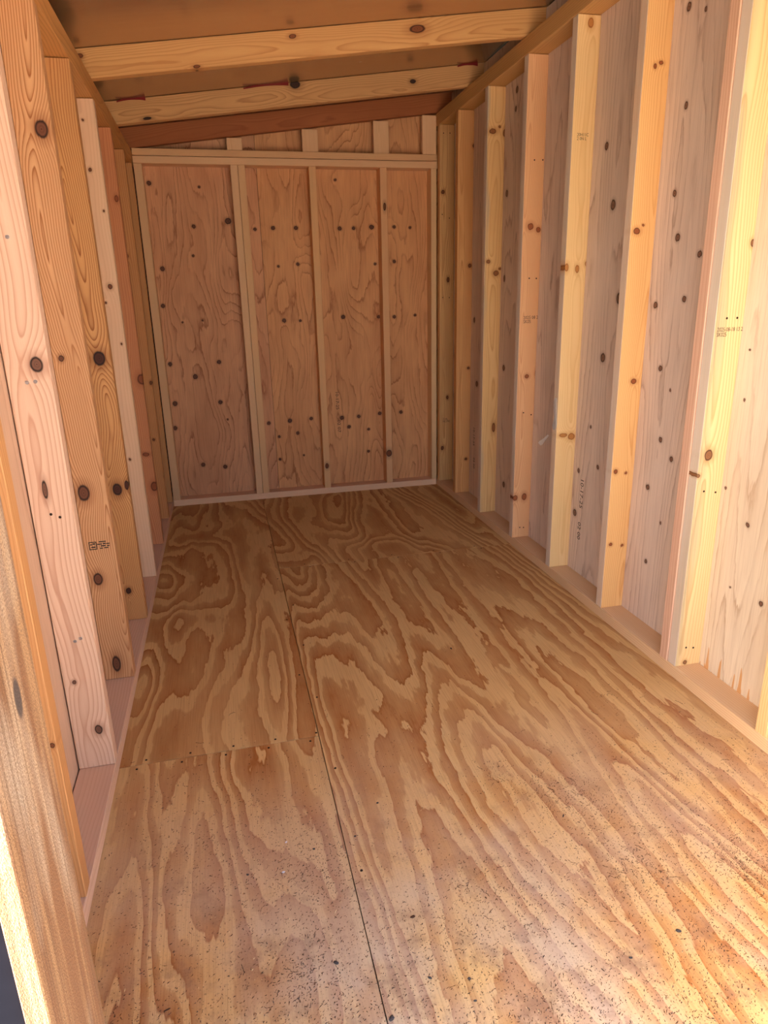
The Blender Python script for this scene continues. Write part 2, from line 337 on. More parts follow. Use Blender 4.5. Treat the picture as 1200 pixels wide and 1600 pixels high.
def plywood(mw=None, base=(205, 160, 110), dark=(160, 95, 50), n=9.0, su=4.0, sl=0.6, lean=1.2, style='floor', knots=(), ax=2,
            amp=0.8, kcol=(92, 50, 30), kdark=(38, 18, 10), contrast=1.0, seed=0.0, dirt=0.0, dirt_y=(1.6, 0.7), rough=0.6, grow=1.0,
            kmask=1.0, rag=0.05, na=1.0, tear=False, crack=0.0, fine=0.35, tint=None):
    """rotary-cut veneer: broad wandering growth figure, closed round the knots"""
    SEED[0] += 1
    sd = seed or SEED[0] * 5.77
    mat, nt, bs = new_mat('plywood_veneer')
    p = nt.n.new('ShaderNodeTexCoord').outputs['Object']
    x, y, z = nt.sep(p)
    w3 = nt.noise(nt.map(p, (26, 26, 7), (sd, sd, 0)), 1.0, 3)
    w4 = nt.noise(nt.map(p, (150, 150, 22), (sd, sd, 0)), 1.0, 2)
    uu = nt.m('ADD', x, nt.m('MULTIPLY_ADD', w4, 0.006, -0.003))
    zz = nt.m('ADD', z, nt.m('MULTIPLY_ADD', w4, 0.008, -0.004))
    f = nt.noise(nt.map(p, (su, su, sl), (sd, 0, sd * 1.3)), 1.0, 1.2, 0.4, 0.25)
    f = nt.m('ADD', nt.m('MULTIPLY', f, na), nt.m('MULTIPLY', x, lean))
    f = nt.m('ADD', f, nt.m('MULTIPLY_ADD', w3, rag, -0.5 * rag))
    f = nt.m('ADD', f, nt.m('MULTIPLY', w4, 0.018))
    lk = local_knots(mw, ax, knots, grow) if knots else []
    if lk:
        d, m2 = knot_chain(nt, uu, zz, lk, amp)
        f = nt.m('ADD', f, nt.m('MULTIPLY', d, 3.0))
    s = nt.m('FRACT', nt.m('MULTIPLY', f, n))
    fib = nt.noise(nt.map(p, (420, 420, 9), (sd, 0, 0)), 1.0, 2)
    blo = nt.noise(nt.map(p, (5, 5, 1.2), (0, sd, sd)), 1.0, 4, 0.6)
    cb, cd = lin(base), lin(dark)
    if style == 'floor':
        prof = nt.ramp(s, [(0.0, 0.0), (0.36, 0.05), (0.44, 0.48), (0.62, 0.6), (0.86, 0.78), (0.94, 1.0), (0.985, 0.0)])
        w5 = nt.noise(nt.map(p, (9, 9, 1.1), (sd, sd, sd)), 1.0, 2)
        prof = nt.m('MULTIPLY', prof, nt.ramp(w5, [(0.3, 0.45), (0.55, 1.0)]))
    else:
        prof = nt.ramp(s, [(0.0, 0.05), (0.5, 0.16), (0.78, 0.3), (0.93, 1.0), (1.0, 0.05)])
        w5 = nt.noise(nt.map(p, (11, 11, 3.0), (sd, sd, sd)), 1.0, 2)
        prof = nt.m('MULTIPLY', prof, nt.ramp(w5, [(0.35, 0.15), (0.6, 1.0)]))
    col = nt.mix(nt.m('MULTIPLY', prof, contrast), cb, cd)
    col = nt.mix(nt.m('MULTIPLY', nt.ramp(blo, [(0.42, 0.0), (0.72, 1.0)]), 0.45), col, tint and lin(tint) or tuple(0.45 * a + 0.55 * b for a, b in zip(cb, cd)))
    col = nt.mix(nt.m('MULTIPLY', nt.ramp(fib, [(0.45, 0.0), (0.8, 1.0)]), fine), col, tuple(v * 0.8 for v in cd))
    if tear:                                   # torn face veneer along the foot of the sheet
        tn = nt.noise(nt.map(p, (60, 60, 4), (sd, 0, 3)), 1.0, 2)
        tm = nt.m('LESS_THAN', nt.m('ADD', z, tear), nt.m('MULTIPLY', nt.m('SUBTRACT', tn, 0.5), 0.55))
        col = nt.mix(nt.m('MULTIPLY', tm, 0.8), col, lin((206, 142, 74)))
    if crack:
        cl = nt.m('ABSOLUTE', nt.m('ADD', nt.m('SUBTRACT', x, crack), nt.m('MULTIPLY_ADD', w3, 0.03, -0.015)))
        ck = nt.ramp(nt.m('MULTIPLY', cl, 100.0), [(0.10, 0.8), (0.2, 0.0)])
        col = nt.mix(ck, col, lin((70, 48, 36)))
    if lk:
        dd = nt.m('SQRT', m2)
        halo = nt.ramp(nt.m('DIVIDE', dd, 4.0), [(0.22, 0.5), (0.5, 0.0)])
        col = nt.mix(nt.m('MULTIPLY', halo, kmask), col, tuple(0.6 * a + 0.4 * b for a, b in zip(cd, lin(kcol))))
        kc = nt.ramp(nt.m('MULTIPLY', dd, 0.8), [(0.0, lin(kdark)), (0.2, lin(kcol)), (0.5, lin(kcol)), (0.7, lin(kdark)), (0.84, lin(kdark))])
        km = nt.ramp(nt.m('MULTIPLY', dd, 0.5), [(0.46, 1.0), (0.6, 0.0)])
        col = nt.mix(nt.m('MULTIPLY', km, kmask), col, kc)
    if dirt:
        gp = nt.n.new('ShaderNodeNewGeometry').outputs['Position']
        gx, gy, gz = nt.sep(gp)
        n1 = nt.noise(nt.map(gp, (3.2, 2.4, 1), (3.1, 1.7, 0)), 1.0, 4, 0.62)
        n2 = nt.noise(gp, 240.0, 3, 0.7)
        n3 = nt.noise(nt.map(gp, (11, 11, 1), (7, 2, 0)), 1.0, 4, 0.7)
        g = nt.m('MULTIPLY', nt.m('SUBTRACT', gy, dirt_y[0]), 1.0 / (dirt_y[1] - dirt_y[0]), clamp=True)
        a = nt.m('MULTIPLY', nt.m('MULTIPLY', nt.ramp(n1, [(0.38, 0.0), (0.60, 1.0)]), g), 0.8 * dirt)
        col = nt.mix(a, col, lin((200, 182, 162)))
        a2 = nt.m('MULTIPLY', nt.m('MULTIPLY', nt.ramp(n3, [(0.52, 0.0), (0.68, 1.0)]), g), 0.6 * dirt)
        col = nt.mix(a2, col, lin((128, 92, 74)))
        a3 = nt.m('MULTIPLY', nt.m('MULTIPLY', nt.ramp(n2, [(0.58, 0.0), (0.66, 1.0)]), g), 0.7 * dirt)
        col = nt.mix(a3, col, lin((96, 66, 46)))
    nt.set(bs.inputs['Base Color'], col)
    bs.inputs['Roughness'].default_value = rough
    bs.inputs['Specular IOR Level'].default_value = 0.3
    b = nt.n.new('ShaderNodeBump'); b.inputs['Strength'].default_value = 0.2; b.inputs['Distance'].default_value = 0.0006
    nt.set(b.inputs['Height'], fib)
    nt.set(bs.inputs['Normal'], b.outputs[0])
    return mat

def rough_sawn(base, light, rough=0.85, line=0.5):
    """fuzzy rough-sawn weathered trim"""
    mat, nt, bs = new_mat('rough_sawn_trim')
    p = nt.n.new('ShaderNodeTexCoord').outputs['Object']
    n1 = nt.noise(nt.map(p, (55, 55, 1.8)), 1.0, 2)
    n2 = nt.noise(nt.map(p, (700, 700, 380)), 1.0, 2, 0.7)
    n3 = nt.noise(nt.map(p, (260, 260, 2.2), (4, 4, 4)), 1.0, 2)
    n4 = nt.noise(nt.map(p, (18, 18, 3.5), (9, 4, 1)), 1.0, 2)
    cb, cl = lin(base), lin(light)
    col = nt.mix(nt.ramp(n1, [(0.45, 0.0), (0.62, 0.7)]), cb, cl)
    col = nt.mix(nt.ramp(n4, [(0.5, 0.0), (0.7, 0.5)]), col, lin((206, 186, 162)))
    col = nt.mix(nt.m('MULTIPLY', nt.ramp(n3, [(0.54, 0.0), (0.64, 1.0)]), line), col, tuple(v * 0.45 for v in cb))
    col = nt.mix(nt.m('MULTIPLY', nt.ramp(n2, [(0.42, 0.0), (0.6, 1.0)]), 0.6), col, tuple(v * 0.5 for v in cb))
    x, y, z = nt.sep(p)
    # one dark elongated knot on the reveal face
    q = nt.map(p, (1 / 0.013, 0.0, 1 / 0.030), (-0.012 / 0.013, 0.0, 0.13 / 0.030))
    nn = nt.n.new('ShaderNodeVectorMath'); nn.operation = 'LENGTH'; nt.set(nn.inputs[0], q)
    col = nt.mix(nt.ramp(nt.m('MULTIPLY_ADD', n2, 0.5, nn.outputs['Value']), [(0.75, 0.9), (1.2, 0.0)] if False else [(0.8, 0.9), (1.0, 0.0)]), col, lin((62, 48, 44)))
    nt.set(bs.inputs['Base Color'], col)
    bs.inputs['Roughness'].default_value = rough
    b = nt.n.new('ShaderNodeBump'); b.inputs['Strength'].default_value = 0.9; b.inputs['Distance'].default_value = 0.002
    nt.set(b.inputs['Height'], n2)
    nt.set(bs.inputs['Normal'], b.outputs[0])
    return mat

# ------------------------------------------------------------------ ground outside
m_ground = plain('gravel_yard', (180, 172, 158), 0.9, var=0.35, scale=14)
bm = bmesh.new()
bmesh.ops.create_grid(bm, x_segments=8, y_segments=8, size=14)
me = smooth_mesh(bm, 'ground')
ground = link_mesh('ground', me, m_ground, None, Matrix.Translation((0.5, 0.5, -0.32)))
tag(ground, 'pale sunlit gravel yard around the shed', 'ground', kind='structure')

m_siding = plain('charcoal_siding', (22, 22, 30), 1.0, var=0.3, scale=30, spec=0.05)
m_roof = plain('roof_deck', (70, 60, 54), 0.85)
m_nail = plain('dark_nail', (52, 36, 28), 0.5, 0.6)
m_steel = plain('steel_nail', (190, 192, 200), 0.3, 0.9)
m_ink = plain('stamp_ink', (46, 36, 32), 0.7)
m_ink2 = plain('faded_stamp_ink', (92, 66, 50), 0.7)

def prism(name, pts, y0, y1, mat, parent=None):
    bm = bmesh.new()
    a = [bm.verts.new((p[0], y0, p[1])) for p in pts]
    b = [bm.verts.new((p[0], y1, p[1])) for p in pts]
    bm.faces.new(a); bm.faces.new(list(reversed(b)))
    n = len(pts)
    for i in range(n):
        bm.faces.new((a[i], b[i], b[(i + 1) % n], a[(i + 1) % n]))
    bmesh.ops.recalc_face_normals(bm, faces=bm.faces)
    return link_mesh(name, smooth_mesh(bm, name), mat, parent)

def nail_mesh(r):
    bm = bmesh.new()
    bmesh.ops.create_cone(bm, segments=10, radius1=r, radius2=r * 0.8, depth=0.0012, cap_ends=True)
    return smooth_mesh(bm, 'nail')
NAIL = nail_mesh(0.0032); NAIL.materials.append(m_nail)
NAILS = nail_mesh(0.0042); NAILS.materials.append(m_steel)

def put(o, parent, mw):
    """world placement under a parent"""
    o.parent = parent
    chain = Matrix()
    q = parent
    chain = WM[q.name]
    o.matrix_basis = chain.inverted() @ mw
    WM[o.name] = mw
    return o
WM = {}

def add_board(name, parent, x, y, z, fr, mat, bevel=0.0015, label=None, **kw):
    c = Vector(((x[0] + x[1]) / 2, (y[0] + y[1]) / 2, (z[0] + z[1]) / 2))
    s = Vector((x[1] - x[0], y[1] - y[0], z[1] - z[0]))
    mw = frame(fr, c)
    ls = mw.to_3x3().transposed() @ s
    me = box_mesh(name, abs(ls.x), abs(ls.y), abs(ls.z), bevel)
    o = bpy.data.objects.new(name, me)
    COL.objects.link(o)
    me.materials.append(mat(mw=mw, **kw) if callable(mat) else mat)
    put(o, parent, mw)
    if label: o['label'] = label
    return o

def add_nails(parent, pts, ax, val, steel=False, sign=-1):
    for k in pts:
        p = [0, 0, 0]; o = [i for i in range(3) if i != ax]
        p[o[0]], p[o[1]], p[ax] = k[0], k[1], val + sign * 0.0004
        mw = (Matrix.Rotation(math.pi / 2, 4, 'X') if ax == 1 else Matrix.Rotation(math.pi / 2, 4, 'Y') if ax == 0 else Matrix())
        mw = Matrix.Translation(p) @ mw
        n = bpy.data.objects.new('nail', NAILS if steel else NAIL)
        COL.objects.link(n)
        put(n, parent, mw)

def text_mesh(s, size, mat, spacing=1.0):
    cu = bpy.data.curves.new('stamp', 'FONT')
    cu.body = s; cu.size = size; cu.extrude = 0.00015
    cu.align_x = 'LEFT'; cu.align_y = 'TOP'; cu.space_line = 0.85
    cu.space_character = spacing
    cu.resolution_u = 2
    t = bpy.data.objects.new('stamp_text', cu)
    COL.objects.link(t)
    me = bpy.data.meshes.new_from_object(t)
    bpy.data.objects.remove(t, do_unlink=True)
    me.materials.append(mat)
    return me

def add_stamp(parent, s, pos, right, up, size, mat, width=None, label=None):
    me = text_mesh(s, size, mat)
    xs = [v.co.x for v in me.vertices]
    if width and xs:
        k = width / (max(xs) - min(xs))
        for v in me.vertices: v.co.x *= k
    r = Vector(right); u = Vector(up); n = r.cross(u)
    mw = Matrix((r, u, n)).transposed().to_4x4()
    mw.translation = Vector(pos)
    o = bpy.data.objects.new('ink_stamp', me)
    COL.objects.link(o)
    put(o, parent, mw)
    if label: o['label'] = label
    return o

def root_mesh(o, label, cat):
    WM[o.name] = Matrix()
    tag(o, label, cat, kind='structure')
    return o

# ------------------------------------------------------------------ floor
bm = bmesh.new()
bmesh.ops.create_cube(bm, size=1.0)
for v in bm.verts:
    v.co = Vector((-0.44 + (v.co.x + 0.5) * 1.79, 0.5 + (v.co.y + 0.5) * 3.56, -0.20 + (v.co.z + 0.5) * 0.182))
floor = root_mesh(link_mesh('floor', smooth_mesh(bm, 'floor'), plain('floor_joists', (120, 90, 60))), 'plywood sheet floor of the shed with dark seams', 'floor')
FB, FD = (224, 182, 122), (164, 95, 38)
fz = (-0.018, 0.0)
add_board('plywood_sheet', floor, (-0.43, 0.1642), (0.52, 1.5710), fz, 'YX', plywood, 0.0003, base=FB, dark=FD, n=9.5, na=1.3, su=4.4, sl=1.3, lean=0.3, rag=0.10,
          knots=[(-0.082, 1.50, .02, .03), (0.0, 1.30, .035, .10), (-0.2, 1.05, .03, .09, -1.0), (0.06, 0.95, .03, .08, -1.0)], amp=1.5, dirt=0.9, seed=12.3, kmask=0.0, label='small plywood sheet near the door, littered with dark flecks')
add_board('plywood_sheet', floor, (-0.43, 0.1642), (1.5740, 4.045), fz, 'YX', plywood, 0.0003, base=FB, dark=FD, n=11.0, na=1.3, su=3.8, sl=0.65, lean=0.7, rag=0.08,
          knots=[(k[0], k[1], k[2] * 2.2, k[3] * 1.8, s_) for k, s_ in zip(K['F2'], (1, -1, 1, -1.2, 1))], amp=1.0, dirt=0.25, seed=24.9, kmask=0.0, label='narrow plywood sheet with swirling knots along the left wall')
add_board('plywood_sheet', floor, (0.1663, 1.335), (0.52, 2.8120), fz, 'YX', plywood, 0.0003, base=FB, dark=FD, n=13.0, na=1.4, su=3.5, sl=0.38, lean=0.6, rag=0.09,
          knots=[(0.62, 1.25, .05, .14), (0.35, 1.55, .04, .16, -1.0), (0.75, 0.90, .05, .12), (0.95, 1.7, .04, .2, -1.0)], amp=0.8, kmask=0.0,
          dirt=1.0, seed=37.2, label='largest plywood sheet with long wavy grain, dirty near the door')
add_board('plywood_sheet', floor, (0.1663, 1.335), (2.8160, 4.045), fz, 'YX', plywood, 0.0003, base=FB, dark=FD, n=11.0, su=3.6, sl=0.9, lean=0.6, rag=0.08,
          knots=[(k[0], k[1], k[2] * 2.2, k[3] * 1.8) for k in K['F4']], amp=1.2, dirt=0.15, seed=51.7, kmask=0.0, label='plywood sheet with looping grain in front of the back wall')

sheets = [o for o in floor.children]
add_nails(sheets[0], [(-0.30 + 0.11 * i, 1.556) for i in range(5)], 2, 0.0, sign=1)
add_nails(sheets[1], [(-0.28 + 0.11 * i, 1.588) for i in range(5)] + [(0.150, 1.9 + 0.4 * i) for i in range(5)], 2, 0.0, sign=1)
add_nails(sheets[2], [(0.186, 1.1 + 0.33 * i) for i in range(5)] + [(0.30 + 0.2 * i, 2.797) for i in range(5)], 2, 0.0, sign=1)
add_nails(sheets[3], [(0.28 + 0.2 * i, 2.834) for i in range(5)], 2, 0.0, sign=1)

# ------------------------------------------------------------------ walls: outer siding carries the framing
def slab(name, x, y, z, mat):
    bm = bmesh.new()
    bmesh.ops.create_cube(bm, size=1.0)
    for v in bm.verts:
        v.co = Vector((x[0] + (v.co.x + .5) * (x[1] - x[0]), y[0] + (v.co.y + .5) * (y[1] - y[0]), z[0] + (v.co.z + .5) * (z[1] - z[0])))
    return link_mesh(name, smooth_mesh(bm, name), mat)

OR = (228, 178, 122); ORD = (190, 126, 70)
YE = (234, 196, 142); YED = (204, 150, 90)
PK = (224, 174, 138); PKD = (190, 124, 88)
BR = (206, 150, 92); BRD = (156, 88, 40)
GR = (230, 208, 192); GRD = (158, 124, 106)

# right wall ------------------------------------------------------
wr = root_mesh(slab('wall_right', (XR + D + 0.013, XR + D + 0.025), (0.50, 4.075), (-0.16, raf_z(XR + D) + 0.09), m_siding), 'right shed wall of open studs over bare plywood', 'wall')
for (ya, yb, base, dk, kn, ck, lab) in (
        (0.52, 1.6125, (230, 212, 188), (172, 134, 102), K['SR1'], 0.10, 'palest plywood sheathing nearest the door with a long crack'),
        (1.6145, 2.826, GR, GRD, K['SR2'], 0.0, 'grey-pink plywood sheathing dotted with dark oval knots'),
        (2.8275, 4.045, (228, 202, 180), (154, 116, 96), K['SR3'], 0.0, 'grey-brown plywood sheathing in the far bays')):
    add_board('sheathing_panel', wr, (XR + D, XR + D + 0.012), (ya, yb), (0.0, raf_z(XR + D) + 0.088), 'ZY', plywood, 0.001, label=lab, base=base, dark=dk, n=14.0, su=6.0, sl=0.55,
              lean=1.2, style='wall', knots=kn, ax=0, amp=0.5, contrast=0.7, crack=ck, fine=0.3, grow=0.85, kcol=(124, 88, 70), kdark=(62, 38, 28), tear=(1.07 if ya < 1 else False))
add_board('bottom_plate', wr, (XR, XR + D), (0.645, 4.04), (0, PT), 'YX', lumber, base=(228, 190, 148), dark=(190, 140, 100), freq=150, pith=(0.06, 0.05), contrast=0.5)
add_board('top_plate', wr, (XR, XR + D), (0.645, 4.04), (RT0, RT1), 'YX', lumber, base=(214, 164, 104), dark=(170, 112, 58), freq=150, pith=(0.06, 0.03), contrast=0.5)
RS = [
    ('R0', 3.900, dict(base=(226, 180, 122), dark=(176, 116, 66), blotch=0.9)),
    ('R1', 3.600, dict(base=(226, 170, 112), dark=(180, 112, 58), blotch=0.9)),
    ('R2', 3.205, dict(base=(232, 188, 130), dark=(200, 142, 82), kcol=(150, 92, 50), kdark=(96, 52, 26), stain=((150, 148, 140), -0.045, -0.030, 0.7))),
    ('R3', 2.790, dict(base=(234, 180, 132), dark=(206, 138, 92), kcol=(164, 92, 54), kdark=(116, 60, 34))),
    ('R4', 2.407, dict(base=(238, 198, 142), dark=(212, 160, 98), contrast=0.5, kcol=(190, 126, 66), kdark=(150, 88, 42))),
    ('R5', 2.000, dict(base=(236, 184, 122), dark=(208, 142, 80), kcol=(156, 84, 44), kdark=(92, 44, 22))),
    ('R6', 1.575, dict(base=(238, 206, 152), dark=(208, 158, 100), contrast=0.8, stain=((150, 138, 116), -0.052, -0.012, 0.85), kcol=(150, 100, 64), kdark=(84, 50, 30))),
]
RLAB = {'R0': 'mottled stud in the far right corner', 'R1': 'warm orange stud, next to the corner stud', 'R2': 'yellow stud with grey-blue edge and brown knots near its top',
        'R3': 'peach stud with a date stamp at mid height', 'R4': 'pale yellow stud with a stamp near its top', 'R5': 'orange stud with twin dark knots near its top',
        'R6': 'pale yellow stud with grey stain and a large knot'}
right = {}
rp = random.Random(5)
for nm, yy, kw in RS:
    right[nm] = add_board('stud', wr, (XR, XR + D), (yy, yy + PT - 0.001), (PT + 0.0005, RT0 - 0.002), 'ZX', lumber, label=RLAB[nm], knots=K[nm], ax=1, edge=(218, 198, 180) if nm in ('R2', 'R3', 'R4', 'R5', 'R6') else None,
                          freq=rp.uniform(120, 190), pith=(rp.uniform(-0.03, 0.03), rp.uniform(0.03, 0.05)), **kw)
add_board('stud', wr, (XR - 0.003, XR + D - 0.003), (1.6130, 1.6500), (PT, RT0), 'ZX', lumber, label='salmon rough-edged stud doubled behind the grey-stained stud',
          base=(222, 180, 152), dark=(194, 138, 112), freq=120, rough=0.8)
add_board('stud', wr, (XR, XR + D), (1.212, 1.249), (PT, RT0), 'ZX', lumber, label='pale stud at the right edge of the view', base=YE, dark=YED)
add_board('stud', wr, (XR, XR + D), (0.80, 0.837), (PT, RT0), 'ZX', lumber, base=YE, dark=YED)
add_nails(right['R6'], K['R6n'], 1, 1.575); add_nails(right['R3'], K['R3n'], 1, 2.79); add_nails(right['R0'], K['R0n'], 1, 3.9)
XV, ZV = (1, 0, 0), (0, 0, 1)
def stamp_at(stud, key, y, text, mat, rows):
    (x0, z0, _, _), (x1, z1, _, _) = K[key]
    add_stamp(right[stud], text, (x0, y - 0.0003, z0), XV, ZV, (z0 - z1) / rows * 1.25, mat, x1 - x0, label='small printed date stamp')
stamp_at('R6', 't6', 1.575, '2025-08-18 13 21\nSK025', m_ink2, 2)
stamp_at('R3', 't3', 2.79, '2025 08 21\nSK05', m_ink2, 2)
stamp_at('R4', 't4', 2.407, '20H11C\n2 0N L', m_ink2, 2)
stamp_at('R0', 't0', 3.9, '2 HL\nHCMC', m_ink2, 2)

# left wall -------------------------------------------------------
wl = root_mesh(slab('wall_left', (XL - D - 0.025, XL - D - 0.013), (0.50, 4.075), (-0.16, raf_z(XL - D) + 0.09), m_siding), 'left shed wall of closely seen pine studs', 'wall')
for (ya, yb) in ((0.62, 1.5565), (1.5585, 2.79), (2.7915, 4.045)):
    add_board('sheathing_panel', wl, (XL - D - 0.014, XL - D - 0.003), (ya, yb), (0.0, raf_z(XL - D) + 0.088), 'ZY', plywood, 0.001, base=(216, 178, 150), dark=(160, 112, 86), n=9.0, su=6.0, sl=0.55,
              style='wall', contrast=0.5, lean=1.2)
add_board('bottom_plate', wl, (XL - D, XL), (0.62, 4.04), (0, PT), 'YX', lumber, base=(226, 186, 158), dark=(200, 150, 122), freq=140, pith=(0.05, 0.05), contrast=0.5)
add_board('top_plate', wl, (XL - D, XL), (0.62, 4.04), (LT0, LT1), 'YX', lumber, base=(214, 154, 92), dark=(160, 98, 48), freq=140, pith=(0.06, 0.03), contrast=0.5)
LS = [
    ('L0', 1.132, dict(base=(206, 150, 98), dark=(170, 108, 60)), 'brown stud beside the door trim'),
    ('L1', 1.538, dict(base=(226, 188, 160), dark=(184, 124, 94), freq=120, contrast=0.65, pith=(0.01, 0.030), kcol=(120, 80, 62), kdark=(34, 18, 12), warp=1.3), 'wide pink stud with a large black knot'),
    ('L2', 1.960, dict(base=(214, 162, 116), dark=(150, 86, 42), freq=170, contrast=0.95, pith=(-0.01, 0.026), kcol=(112, 66, 44), kdark=(44, 22, 14), warp=1.6), 'golden brown stud with four round knots and a grade stamp'),
    ('L3', 2.372, dict(base=(212, 156, 100), dark=(142, 76, 32), freq=170, contrast=0.95, pith=(0.0, 0.026), kcol=(74, 34, 20), kdark=(30, 12, 8), warp=1.8), 'golden stud with strong oval grain and a dark red knot'),
    ('L4', 2.780, dict(base=(228, 186, 152), dark=(196, 146, 112), freq=100, contrast=0.35), 'palest pink stud with tiny pin knots'),
    ('L5', 3.190, dict(base=(208, 140, 96), dark=(166, 92, 56), freq=130, kcol=(146, 78, 44), kdark=(96, 44, 24)), 'reddish stud with a brown spike knot'),
    ('L6', 3.600, dict(base=(204, 144, 92), dark=(160, 94, 50), freq=130), 'brown stud next to the left corner'),
    ('L7', 3.916, dict(base=(206, 150, 98), dark=(166, 104, 58), freq=130), 'thin corner stud where left and back walls meet'),
]
left = {}
for nm, yy, kw, lab in LS:
    left[nm] = add_board('stud', wl, (XL - D, XL), (yy, yy + PT - 0.001), (PT + 0.0012, LT0 - 0.003), 'ZX', lumber, label=lab, knots=K.get(nm, ()), ax=1, amp=4.0, **kw)
add_nails(left['L1'], K['L1n'][:3] + K['L1n'][5:], 1, 1.538, steel=True)
add_nails(left['L1'], K['L1n'][3:5], 1, 1.538)
# grade stamp: a small outlined mark and rows of illegible print
def ink_bars(parent, key, y, bars, mat):
    (x0, z0, _, _), (x1, z1, _, _) = K[key]
    bm = bmesh.new()
    for (a, b, c, d) in bars:
        x_a, x_b = x0 + a * (x1 - x0), x0 + b * (x1 - x0)
        z_a, z_b = z0 + c * (z1 - z0), z0 + d * (z1 - z0)
        g = bmesh.ops.create_cube(bm, size=1.0)['verts']
        for v in g:
            v.co = Vector(((x_a + x_b) / 2 + v.co.x * (x_b - x_a), y - 0.0002 + v.co.y * 0.0003, (z_a + z_b) / 2 + v.co.z * abs(z_b - z_a)))
    o = bpy.data.objects.new('ink_stamp', smooth_mesh(bm, 'ink_stamp'))
    COL.objects.link(o)
    o.data.materials.append(mat)
    put(o, parent, Matrix())
    o['label'] = 'small dark grade stamp'
ink_bars(left['L2'], 'tL2', 1.96, [(0, .36, 0.02, .12), (0, .36, .88, .98), (0, .04, .05, .95), (.33, .37, .05, .95), (.06, .16, .3, .42), (.18, .3, .2, .36), (.1, .3, .6, .75),
                                   (.48, .82, .02, .14), (.40, .62, .3, .42), (.66, .8, .26, .4), (.55, .78, .52, .66), (.82, .98, .3, .42), (.5, .64, .8, .92), (.7, .9, .78, .9), (.84, .96, .55, .68)], m_ink)

# back wall -------------------------------------------------------
def zr(x): return raf_z(x)
wb = root_mesh(prism('wall_back', [(XL - D, -0.16), (XR + D, -0.16), (XR + D, zr(XR + D) + 0.08), (XL - D, zr(XL - D) + 0.08)], YB + D + 0.013, YB + D + 0.025, m_siding),
               'back shed wall with studs, double header and knotty plywood', 'wall')
def sheath_prism(x0, x1, base, dk, kn, lab, seed):
    c = Vector(((x0 + x1) / 2, YB + D + 0.006, 1.0))
    mw = frame('ZX', c)
    bm = bmesh.new()
    pts = [(x0, 0.0), (x1, 0.0), (x1, zr(x1) + 0.085), (x0, zr(x0) + 0.085)]
    a = [bm.verts.new((p[0] - c.x, -0.006, p[1] - c.z)) for p in pts]
    b = [bm.verts.new((p[0] - c.x, 0.006, p[1] - c.z)) for p in pts]
    bm.faces.new(a); bm.faces.new(list(reversed(b)))
    for i in range(4): bm.faces.new((a[i], b[i], b[(i + 1) % 4], a[(i + 1) % 4]))
    bmesh.ops.recalc_face_normals(bm, faces=bm.faces)
    o = bpy.data.objects.new('sheathing_panel', smooth_mesh(bm, 'sheathing_panel'))
    COL.objects.link(o)
    o.data.materials.append(plywood(mw=mw, base=base, dark=dk, n=15.0, su=5.5, sl=1.5, lean=0.9, rag=0.07, style='wall', knots=kn, ax=1, amp=0.7, contrast=0.85, fine=0.3, seed=seed,
                                    kcol=(104, 58, 38), kdark=(44, 20, 12), tint=(176, 108, 66)))
    put(o, wb, mw)
    o['label'] = lab
    return o
sheath_prism(XL - 0.0, 0.2735, (224, 164, 122), (142, 78, 44), K['SB1'], 'pinkish plywood panel with swirling grain behind the left bay', 71.0)
sp2 = sheath_prism(0.2755, XR + 0.05, (230, 168, 116), (154, 86, 46), K['SB2'], 'wide plywood panel with rows of small round knots', 83.0)
add_board('bottom_plate', wb, (XL + 0.0025, XR - 0.002), (YB, YB + D), (0, 0.036), 'XY', lumber, base=(240, 196, 160), dark=(206, 150, 116), pith=(0.05, 0.05), contrast=0.4)
add_board('header_board', wb, (XL + 0.003, XR + 0.004), (YB - 0.004, YB + D - 0.004), (1.797, 1.8310), 'XY', lumber, base=(238, 190, 146), dark=(206, 148, 104), pith=(0.05, 0.05), contrast=0.4)
add_board('header_board', wb, (XL + 0.003, XR + 0.004), (YB - 0.002, YB + D - 0.002), (1.8338, 1.866), 'XY', lumber, base=(236, 186, 138), dark=(186, 124, 78), pith=(0.05, 0.03), freq=210, contrast=0.7)
BS = [((-0.3395, -0.299), (230, 182, 138), ()), ((0.136, 0.1725), (236, 188, 144), ()), ((0.174, 0.2105), (234, 184, 136), ()),
      ((0.543, 0.5805), (236, 182, 130), K['BS3']), ((0.929, 0.967), (234, 178, 130), K['BS4']), ((1.218, 1.2495), (236, 190, 142), ())]
for (xx, cbase, kn) in BS:
    add_board('stud', wb, xx, (YB + 0.001, YB + D), (0.036, 1.797), 'ZX', lumber, base=cbase, dark=tuple(int(v * .8) for v in cbase), knots=kn, ax=1, freq=150, contrast=0.45,
              pith=(0.05, 0.03))
for (xa, xb) in ((0.128, 0.206), (0.516, 0.599), (0.899, 0.983), (1.170, 1.2495)):
    add_board('cripple_stud', wb, (xa, xb), (YB + 0.004, YB + 0.042), (1.866, zr(xa) - 0.002), 'ZX', lumber, base=(238, 190, 146), dark=(206, 148, 104), contrast=0.4)
tb = K['txtB']
for i, s in ((0, '10-17-25'), (2, '02 07')):
    (x0, z0, _, _), (x1, z1, _, _) = tb[i], tb[i + 1]
    add_stamp(sp2, s, (x0 + 0.010, YB + D - 0.0004, z0), (0, 0, -1), (1, 0, 0), 0.026, m_ink, z0 - z1, label='black date print running downwards')
tr = K['txtR']
panels_r = [o for o in wr.children if o.name.startswith('sheathing_panel')]
